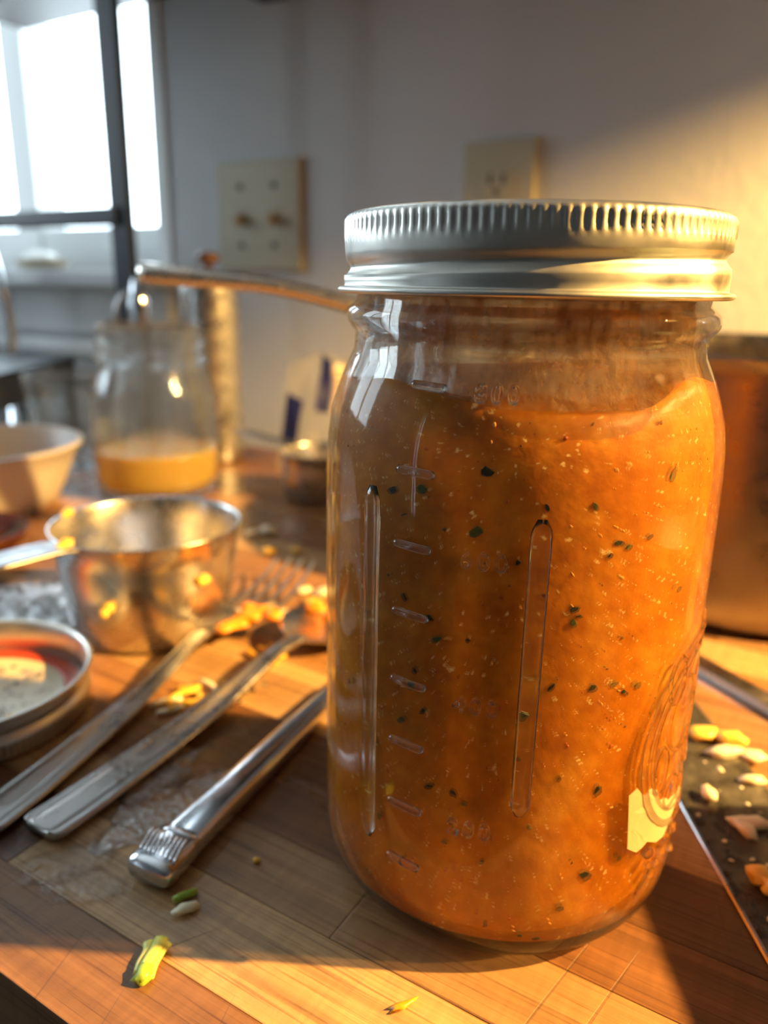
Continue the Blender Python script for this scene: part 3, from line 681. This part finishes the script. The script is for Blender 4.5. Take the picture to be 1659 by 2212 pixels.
link('handle', *sweep(hp_, lambda i: [(a*hw(i), b) for a, b in ell(1, 5.4 - 1.2*min(1, i/15) + (.6 if i > nh-8 else 0), 16)]), BRASSY, pan)
link('handle_bracket', *box(-106, -99, -22, 10, 92, 118, 2.5), BRASSY, pan)
for y, z in ((-15, 98), (-15, 112), (3, 98), (3, 112)):
    link('rivet', *shift(blob(1.6, 3, 3, 1, 0, 2), -106.3, y, z-3), BRASSY, pan)
for k, (x, y, z, s) in enumerate(((-13, -103.4, 112, 3.2), (-28, -99.5, 92, 2.6))):
    link('pulp_smear', *shift(blob(s*1.2, s*.6, s*1.6, 70+k, .25), x, y, z), CORN, pan)

# ---------------------------------------------------------------- things at the back
cn = thing('steel_canister', 'tall slim steel canister with brown knob behind the pint jar', 'canister', -150, 669)
weld(link('body', *lathe(dense([(0, 0), (22, 0), (24.5, 1.5), (25, 4), (24.6, 30), (24.2, 90), (24, 148), (23.4, 151), (0, 151)]), 72), STEEL, cn), 1e-5)
weld(link('lid', *lathe(dense([(0, 150.6), (24.4, 150.6), (24.8, 153), (24.2, 156), (16, 158), (5, 159), (0, 159)]), 72), STEEL, cn), 1e-5)
weld(link('knob', *lathe([(0, 158.5), (3.5, 158.5), (3.2, 164), (6, 166), (9.5, 168), (9.8, 172), (7, 174.5), (0, 175)], 32), KNOB, cn), 1e-5)
cr = thing('oil_cruet', 'slim glass cruet with chrome spout left of the steel canister', 'bottle', -206, 659)
weld(link('glass_body', *lathe(dense([(0, 0), (14, 0), (16, 2), (16.5, 30), (16, 70), (12, 86), (9, 96), (8.5, 112), (7, 112), (7, 98), (10, 86), (14, 70), (14.5, 30), (14, 5), (0, 4)]), 40), CLEAR, cr), 1e-5)
weld(link('spout', *lathe([(0, 108), (9, 108), (10, 114), (8.5, 124), (9.5, 134), (7, 140), (5, 152), (3, 153), (0, 150)], 32), CHROME, cr), 1e-5)
link('lever', *sweep(cat_rom([(0, 0, 138), (-10, -2, 142), (-18, -3, 132), (-20, -3, 118)], 4), lambda i: ell(2.2, 1.2, 8)), CHROME, cr)
# plastic bowl at left
pb = thing('plastic_bowl', 'frosted plastic bowl at the left edge beside the pint jar', 'bowl', -284, 514)
weld(link('body', *lathe(dense([(0, 0), (48, 0), (53, 2), (58, 12), (65, 28), (70.5, 41), (73, 42), (73.2, 43.6), (70, 44), (68, 42.4), (62.5, 28), (56, 13), (51, 4), (0, 2.4)]), 96), FROST, pb), 1e-5)
# maroon dish in front of the bowl
md = thing('maroon_dish', 'small dark maroon dish between the frosted bowl and the cup', 'dish', -238, 411)
weld(link('body', *lathe(dense([(0, 0), (22, 0), (26, 1.5), (32, 8), (35, 14), (36, 15.5), (34.6, 15.8), (31, 10), (25, 4), (0, 3)]), 72), MAROON, md), 1e-5)
# tumbler
tb = thing('tumbler', 'clear glass tumbler behind the frosted bowl', 'glass', -262, 640)
weld(link('body', *lathe(dense([(0, 0), (27, 0), (29.5, 2), (33, 40), (37.5, 76), (36.5, 77), (35.3, 76), (31, 40), (27.5, 7), (0, 6)]), 64), CLEAR, tb), 1e-5)
# bag with blue print
bagt = thing('plastic_bag', 'crumpled clear bag with blue printed bands, behind the small cup', 'bag', -58, 628)
nu, nv = 28, 18; V, F = [], []
for sgn in (1, -1):
    for j in range(nv+1):
        for i in range(nu+1):
            u, v = i/nu*2-1, j/nv
            wx = 34*(1-.22*v)*u + 4*v
            th = 15*(1-v)**.7*(1-abs(u)**3) + .8
            q = noise.noise(Vector((u*2.1, v*3.3, sgn*2.7)))
            V.append((wx+2.5*q, -sgn*th + 5*q*(1-abs(u)**4) + 6*v, 1.2+ v*98*(1-.10*abs(u)) + 3*q*v))
n1 = (nu+1)*(nv+1); g = lambda s, i, j: s*n1+j*(nu+1)+i
for s in (0, 1):
    for j in range(nv):
        for i in range(nu): F.append((g(s, i, j), g(s, i+1, j), g(s, i+1, j+1), g(s, i, j+1)))
for i in range(nu): F += [(g(0, i, 0), g(0, i+1, 0), g(1, i+1, 0), g(1, i, 0)), (g(0, i, nv), g(0, i+1, nv), g(1, i+1, nv), g(1, i, nv))]
for j in range(nv): F += [(g(0, 0, j), g(0, 0, j+1), g(1, 0, j+1), g(1, 0, j)), (g(0, nu, j), g(0, nu, j+1), g(1, nu, j+1), g(1, nu, j))]
link('film', V, F, BAG, bagt)
def patch(name, quad, M_, off=1.0):
    """printed patch following the bag's front: quad of (u, v)"""
    V_, F_ = [], []; n = 6
    for j in range(n+1):
        for i in range(n+1):
            a, b = i/n, j/n
            u = (quad[0][0]*(1-a)+quad[1][0]*a)*(1-b) + (quad[3][0]*(1-a)+quad[2][0]*a)*b
            v = (quad[0][1]*(1-a)+quad[1][1]*a)*(1-b) + (quad[3][1]*(1-a)+quad[2][1]*a)*b
            q = noise.noise(Vector((u*2.1, v*3.3, 2.7)))
            V_.append((34*(1-.22*v)*u+4*v+2.5*q, -(15*(1-v)**.7*(1-abs(u)**3)+.8)+5*q*(1-abs(u)**4)+6*v-off, 1.2+v*98*(1-.10*abs(u))+3*q*v))
    m_ = (n+1)**2; W_ = V_ + [(x, y+.3, z) for x, y, z in V_]
    for j in range(n):
        for i in range(n):
            k = j*(n+1)+i; F_.append((k, k+1, k+n+2, k+n+1)); F_.append((m_+k, m_+k+n+1, m_+k+n+2, m_+k+1))
    return link(name, W_, F_, M_, bagt)
patch('blue_band', [(-.96, .26), (-.50, .26), (-.40, .62), (-.86, .74)], BLUE, 1.5)
patch('blue_band', [(-.02, .52), (.30, .52), (.42, .99), (.06, .99)], BLUE, 1.5)
patch('printed_panel', [(.40, .54), (.86, .54), (.92, .94), (.48, .95)], PRINT, 1.5)
for k in range(6): patch('printed_line', [(.46, .58+.06*k), (.84, .58+.06*k), (.84, .60+.06*k), (.46, .60+.06*k)], PRINTD, 2.0)
# black metal rack near the window (axis aligned with the wall)
def W3(X, Y, Zz): return Vector((X/1000, Y/1000, Zz/1000))
rk = bpy.data.objects.new('metal_rack', None); COL.objects.link(rk); rk.location = (-.600, .50, CT/1000); tag(rk, 'black metal rack with crossed bracing in front of the window', 'rack')
HT = 640
for X in (0, -600):
    for Y in (20, -150): link('post', *box(X-13, X+13, Y-4, Y+4, 0, HT, 2), BLACK, rk, False)
for zz in (246, 470, HT-14): 
    link('rail', *box(-590, 0, 12, 28, zz-8, zz+8, 2), BLACK, rk, False)
link('shelf', *box(-613, 14, -164, 34, HT-12, HT+4, 3), BLACK, rk, False)
for a, b in (((-410, 20, 400), (-6, 20, 480)), ((-410, 20, 520), (-6, 20, 470))):
    link('cross_brace', *sweep([a, b], lambda i: ell(5, 11, 8)), BLACK, rk)
link('brace_boss', *shift(blob(11, 6, 11, 1, 0, 2), -205, 12, 446), CHROME, rk)
# sink faucet by the window
fc = bpy.data.objects.new('faucet', None); COL.objects.link(fc); fc.location = (-.912, .601, CT/1000); tag(fc, 'grey gooseneck kitchen faucet at the left edge below the window', 'faucet')
weld(link('base', *lathe([(0, 0), (24, 0), (24, 5), (14, 9), (13, 40), (0, 40)], 32), CHROME, fc), 1e-5)
link('spout', *sweep(cat_rom([(0, 0, 30), (0, 0, 130), (-5, -3, 180), (-22, -6, 224), (-60, -14, 250), (-105, -22, 244), (-128, -26, 214), (-132, -27, 176)], 6), lambda i: ell(8, 8, 12)), CHROME, fc)
link('lever', *box(10, 50, -5, 5, 34, 42, 2), CHROME, fc)
ty = bpy.data.objects.new('tray_stand', None); COL.objects.link(ty); ty.location = C(-435, 812, -38); ty.rotation_euler = (0, 0, YAW); tag(ty, 'low black tray stand on short legs, left of the pint jar', 'tray')
link('tray', *box(-65, 65, -115, 115, 66, 102, 3), BLACK, ty, False)
for X in (-55, 55):
    for Y in (-105, 105): link('leg', *box(X-6, X+6, Y-6, Y+6, 0, 67), BLACK, ty, False)
# soap dish on the sill
so = bpy.data.objects.new('soap_dish', None); COL.objects.link(so); so.location = (-.93, .668, SILL/1000); tag(so, 'small tan soap dish on the window sill', 'dish')
weld(link('body', *lathe([(0, 0), (34, 0), (44, 8), (46, 12), (44, 12), (34, 4), (0, 3)], 40), DISH, so), 1e-5)
for v in so.children: v.scale = (1, .52, 1)
sb = link('soap_bar', *blob(30, 14, 9, 5, .12, 3), SOAP); sb.location = (-.93, .668, SILL/1000+.0032); tag(sb, 'white soap bar lying in the dish on the window sill', 'soap')

# ---------------------------------------------------------------- wall plates
def plate(name, label, cat, X, Zc, w_):
    t = bpy.data.objects.new(name, None); COL.objects.link(t); t.location = (X/1000, (YB)/1000, Zc/1000); tag(t, label, cat)
    V, F = box(-w_/2, w_/2, -6, 0, -57, 57); V = [(x*(.965 if y < -1 else 1), y, z*(.97 if y < -1 else 1)) for x, y, z in V]
    link('cover_plate', V, F, IVORY, t, False); return t
ZP = (EYE+TOP*1000) + 125.5 - 57
sw = plate('switch_plate', 'ivory double light switch plate on the wall left of the outlet', 'light switch', -581, ZP, 116)
for X in (-23, 23):
    link('toggle_slot', *box(X-5, X+5, -6.6, -5.5, -12, 12), IVORY, sw, False)
    V, F = box(X-4, X+4, -17, -5.8, -9, 2, 1.2); link('toggle', V, F, IVORY2, sw)
    for zz in (30, -30): link('screw', *shift(blob(3.6, 1.6, 3.6, 1, 0, 2), X, -6.2, zz-3.6), SLOT, sw)
ou = plate('outlet_plate', 'ivory duplex wall outlet above the jar lid', 'outlet', -301.5, ZP, 70)
for zc in (20, -20):
    V, F = lathe(dense([(0, 0), (15, 0), (16, -1), (16, -2), (0, -2)]), 32)
    q = link('receptacle', [(x, -5.6+z, max(-11.5, min(11.5, y))+zc) for x, y, z in V], F, IVORY, ou, False)
    for X in (-6.4, 6.4): link('slot', *box(X-1.6, X+1.6, -8.0, -7.4, zc-1, zc+8), SLOT, q, False)
    V, F = lathe([(0, 0), (2.7, 0), (2.7, -.5), (0, -.5)], 16); link('ground_hole', [(x, -7.5+z, y+zc-6.5) for x, y, z in V], F, SLOT, q, False)
link('screw', *shift(blob(3, 1.4, 3, 1, 0, 2), 0, -6.2, -3), SLOT, ou)
# dark shelf bracket high on the wall
bk = bpy.data.objects.new('wall_shelf', None); COL.objects.link(bk); bk.location = (-.552, .694, 1.350); tag(bk, 'dark shelf bracket high on the wall at the top edge', 'shelf')
link('bracket', *box(-20, 20, -230, 0, 0, 26, 5), DARKWOOD, bk, False)
link('board', *box(-400, 420, -240, 0, 26, 48, 2), DARKWOOD, bk, False)

# ---------------------------------------------------------------- the lamp that lights it all from the right
LX, LY, LZ = 750, 95, 400
lp = thing('pendant_lamp', 'pendant spot lamp with an open cone shade tilted towards the board, hanging at the right', 'lamp', LX, LY, LZ+EYE)
axis = Vector((-.359, .243, -.901)); tilt = axis.to_track_quat('-Z', 'Y')
hd = weld(link('shade', *lathe([(14, 66), (20, 64), (32, 52), (46, 22), (57, -10), (87.5, -93), (88.9, -93), (58.4, -9), (47.4, 23), (33, 54), (20, 66)], 96, True), SHADE, lp), 1e-5)
sk = link('socket', *lathe([(0, 66), (13, 66), (15, 62), (15, 40), (13, 34), (0, 34)], 24), BLACK, lp)
for q in (hd, sk): q.rotation_mode = 'QUATERNION'; q.rotation_quaternion = tilt
cl = (2400 - (TOP*1000+LZ+EYE)); tp = -axis*64
link('cord', *box(tp.x-2.5, tp.x+2.5, tp.y-2.5, tp.y+2.5, tp.z, cl), BLACK, lp, False)
L = bpy.data.lights.new('lamp_bulb', 'POINT'); L.energy = LAMP_POWER; L.color = LAMP_COLOR; L.shadow_soft_size = .010
lo = bpy.data.objects.new('lamp_bulb', L); COL.objects.link(lo); lo.location = C(LX, LY, LZ+EYE)
# unseen tin, added right of the frame to cast the shadow beside the jar
tn = thing('shadow_tin', 'dark green tin out of view at the right, added to cast the shadow beside the knife', 'tin', 186, 128)
link('body', *box(-30, 30, -62, 58, 0, 62, 4), TINBOX, tn)
link('lid', *box(-30.8, 30.8, -62.8, 58.8, 60, 72, 3), TINBOX, tn)

# ---------------------------------------------------------------- scraps of food
rf = random.Random(5)
def bit(name, M, x, y, h, sx, sy, sz, seed, label, cat, rz=0., group=None, amp=.25, sub=2):
    o = link(name, *blob(sx, sy, sz, seed, amp, sub), M); place(o, x, y, h, rz); return tag(o, label, cat, group)
def shred(x, y, h, L_, rz, M, label, group, seed, bend=.2, tilt=0.):
    n = 7; P_ = [(-L_/2+L_*k/(n-1), bend*L_*(math.sin(math.pi*k/(n-1))-.5), 1.2+tilt*k) for k in range(n)]
    o = link('cheese_shred', *sweep(P_, lambda i: [(a*(.75 if i in (0, n-1) else 1), b*(.75 if i in (0, n-1) else 1)) for a, b in ell(1.35, .95, 6)]), M); place(o, x, y, h, rz); return tag(o, label, 'cheese', group)
HEAP = ['pale cheese shred at the lower left of the heap between fork and spoon', 'yellow shred nearest the fork handle in the small cheese heap', 'yellow shred across the middle of the small cheese heap', 'yellow shred sloping down at the far side of the cheese heap', 'pale shred standing off the far end of the cheese heap', 'short yellow shred under the fork handle beside the cheese heap', 'yellow shred lowest in the heap, nearest the spoon handle', 'short yellow shred between the cheese heap and the spoon handle', 'pale shred at the bottom tip of the cheese heap', 'small stray yellow shred nearest the spoon neck']
for k, (x, y, L_, rz) in enumerate(((-80, 254, 12, .4), (-76, 258, 13, .9), (-72, 252, 14, .5), (-70, 261, 12, -.9), (-66, 266, 13, -.8), (-74, 264, 9, .2), (-68, 256, 12, .7), (-62, 262, 9, 1.2), (-77, 249, 10, .6), (-58, 268, 8, -.2))):
    shred(x, y, rf.uniform(0, .5), L_, rz, SHRED if k % 4 else PALE, HEAP[k], 'cheese shreds between the handles', k, rf.uniform(-.2, .25))
for k, (x, y, L_, rz) in enumerate(((-52, 292, 14, -.7), (-47, 298, 12, -.2), (-50, 286, 13, -1.0), (-43, 290, 10, 1.1), (-44, 303, 10, .3))):
    shred(x, y, rf.uniform(0, .6), L_, rz, SHRED, ('thick yellow shred below the fork head', 'thick yellow shred next to the spoon neck', 'thick yellow shred sticking out under the fork head', 'upright yellow shred beside the spoon bowl', 'yellow shred between the fork tines and the spoon bowl')[k], 'yellow shreds by the fork head', k+20, rf.uniform(-.2, .2))
shred(-200, 405, 0, 26, .9, SHRED, 'long orange shred left of the cup handle', None, 40, .1)
for k, (x, y, s) in enumerate(((-58, 310, 4.5), (-62, 304, 4), (-66, 298, 4.2), (-54, 318, 3.6), (-48, 312, 4.4), (-60, 320, 3.2))):
    bit('orange_pulp', SQUASH, x, y, 9.5 if k not in (1, 2) else 8.6, s*1.3, s, s*.5, k+3, ('orange pulp lump in the middle of the fork head', 'orange pulp lump at the root of the fork head', 'orange pulp lump on the fork neck, nearest the viewer', 'orange pulp lump at the root of the fork tines', 'orange pulp lump on the right edge of the fork head', 'orange pulp lump on the left edge of the fork head')[k], 'food scrap', rf.uniform(0, 3), 'pulp on the fork')
for k, (x, y, s) in enumerate(((-22, 318, 4.2), (-31, 330, 4.0), (-16, 336, 4.5))):
    bit('orange_pulp', SQUASH, x, y, 4.5, s*1.2, s, s*.7, k+13, ('orange lump at the neck end of the spoon bowl', 'orange lump on the left rim of the spoon bowl', 'orange lump deep in the spoon bowl next to the jar')[k], 'food scrap', 0, 'pulp in the spoon')
for k, (x, y, s, M_) in enumerate(((-81, 456, 4, PALE), (-67, 424, 4, CORN), (-73, 462, 5, PALE), (-51, 427, 3, CORN), (-34, 350, 4, CORN), (-29, 362, 4.5, PALE), (-40, 365, 3.5, PALE), (-47, 335, 3, PALE), (-52, 344, 3, PALE))):
    bit('crumb', M_, x, y, 0, s*1.3, s, s*.45, k+23, ('pale crumb on the board right of the pint jar', 'yellow crumb behind the measuring cup', 'large pale crumb farthest behind the measuring cup', 'small yellow crumb between the fork tips and the small cup', 'yellow crumb beyond the spoon bowl', 'pale crumb beside the jar beyond the spoon bowl', 'pale crumb at the tips of the fork', 'pale crumb under the right fork tines', 'pale crumb caught between the fork tines')[k], 'food scrap', rf.uniform(0, 3), 'crumbs behind the fork')
for k, (x, y) in enumerate(((-54, 262), (-58, 256), (-50, 275), (-62, 249))):
    bit('rice_grain', PALE, x, y, 0, 3.2, 1.2, 1.1, k+33, ('pale grain below the fork neck', 'pale grain under the spoon handle', 'pale grain below the fork head', 'pale grain at the near end of the cheese heap')[k], 'food scrap', rf.uniform(0, 3), 'pale grains between the cutlery')
# pulp on the cup
def on_cup(az, h, s, label, seed):
    a = R(az); r = 33.4+(40.7-33.4)*h/49.7 + .2
    o = link('corn_pulp', *merge(blob(s*.9, s, s*.9, seed, .25), shift(blob(s*.7, s*.8, s*.7, seed+1, .25), -s*.3, -s*1.0, s*.1)), CORN); place(o, -105+r*math.cos(a), 324.6+r*math.sin(a), h, 0); return tag(o, label, 'food scrap')
on_cup(-100, 20, 3.0, 'corn bit stuck on the front of the big cup', 50)
on_cup(-38, 29, 2.8, 'single corn bit high on the right side of the big cup', 54)
on_cup(-124, 46, 3.3, 'corn mush clinging where the cup handle meets the rim', 58)
on_cup(165, 47, 2.6, 'corn bit on the far left rim of the big cup', 62)
# on the chef knife
for k, (x, y, sx, sy, rz, M_, lab_) in enumerate(((113, 236, 5.6, 4.0, .3, CORN, 'large yellow corn kernel on the knife next to the jar'), (121, 232, 5.4, 3.4, -.4, CORN, 'yellow corn kernel near the back of the knife'), (117, 226, 7, 3.0, .2, PALE, 'pale mush in front of the two corn kernels on the knife'), (125, 224, 4, 3.2, 0, PALE, 'whitish lump at the spine of the knife beyond the kernels'),
        (101, 168, 3.4, 3.6, 0, CORN, 'upper half of the glossy yellow kernel pair nearest the viewer on the knife'), (102.5, 163.5, 3.2, 3.0, .4, CORN, 'lower half of the glossy yellow kernel pair nearest the viewer on the knife'),
        (109, 190, 6.2, 2.4, -.2, PALE, 'ragged white onion shred across the middle of the knife'), (106, 187, 2.4, 4.0, .3, PALE, 'white onion stub hanging below the ragged shred on the knife'), (102, 203, 2.2, 3.0, .2, PALE, 'small white onion nub left of centre on the knife'), (119, 211, 4.2, 2.0, -.1, PALE, 'flat pale sliver on the spine of the knife'))):
    bit('food_scrap', M_, x, y, 1.6, sx, sy, 1.6 if M_ is PALE else 2.2, k+80, lab_, 'food scrap', rz, None, .3)
for k in range(26):
    y = rf.uniform(150, 228); x = rf.uniform(95.5, 119)
    s = rf.uniform(.35, 1.0)
    bit('crumb', PALE, x, y, 1.15, s*rf.uniform(.8, 1.8), s, s*.6, k+120, 'tiny pale crumb stuck on the dark knife blade', 'crumb', rf.uniform(0, 3), 'crumbs on the knife', .3, 1)
# foreground scraps: celery, onion, chive
cel = thing('celery_bit', 'yellow-green celery scrap at the front of the board', 'vegetable scrap', -51.5, 141, 0, R(80))
for k, (y0, y1, z, L_) in enumerate(((-1.4, -.6, 1.3, 9.5), (.5, .2, 1.9, 10.5), (1.7, 1.9, 1.2, 8.5))):
    link('stalk_strip', *sweep(cat_rom([(-L_/2, y0, z*.7), (-L_/6, (y0+y1)/2+.3, z), (L_/5, y1, z*1.1), (L_/2, y1*1.5, z)], 4), lambda i: ell(1.1+.05*i, .8, 8)), CELERY, cel)
link('leaf_base', *shift(blob(3.0, 2.0, 1.1, 9, .35), -4.2, 0, .1), CELDK, cel)['label'] = 'greener lower end'
ch = link('chive_piece', *sweep([(-3, 0, 1.1), (-1, .2, 1.2), (1, 0, 1.2), (3, -.3, 1.0)], lambda i: ell(1.0, 1.0, 10)), CELDK); place(ch, -49, 160.5, 0, R(35)); tag(ch, 'short green chive piece touching the knife butt', 'vegetable scrap')
bit('onion_sliver', PALE, -47.5, 156.5, 0, 3.6, 1.5, 1.0, 66, 'translucent onion sliver in front of the knife butt', 'vegetable scrap', .5, None, .35)
bit('crumb', CORN, -33, 174, 0, 1.1, .9, .6, 67, 'small amber crumb right of the silver knife handle', 'crumb', 0)
bit('pulp_speck', SQUASH, 6, 131, 0, 3.4, 1.0, .35, 68, 'thin red-orange smear speck in front of the jar', 'food scrap', .5, None, .4)
for k, (x, y, s) in enumerate(((-76, 164, 8), (-84, 172, 10), (-62, 196, 15), (-72, 213, 13))):
    o = link('wet_smear', *blob(s*1.3, s*.7, .2, k+200, .35, 3, 2.4), SHEEN if k > 1 else DAMP); place(o, x, y, -.05, .4*k); tag(o, ('small wet smear', 'wide wet smear', 'long glistening smear', 'patchy glistening smear')[k] + ' on the board ' + ('in front of the spoon handle end', 'touching the spoon handle end', 'between the spoon and knife handles', 'beside the middle of the spoon handle')[k], 'water')
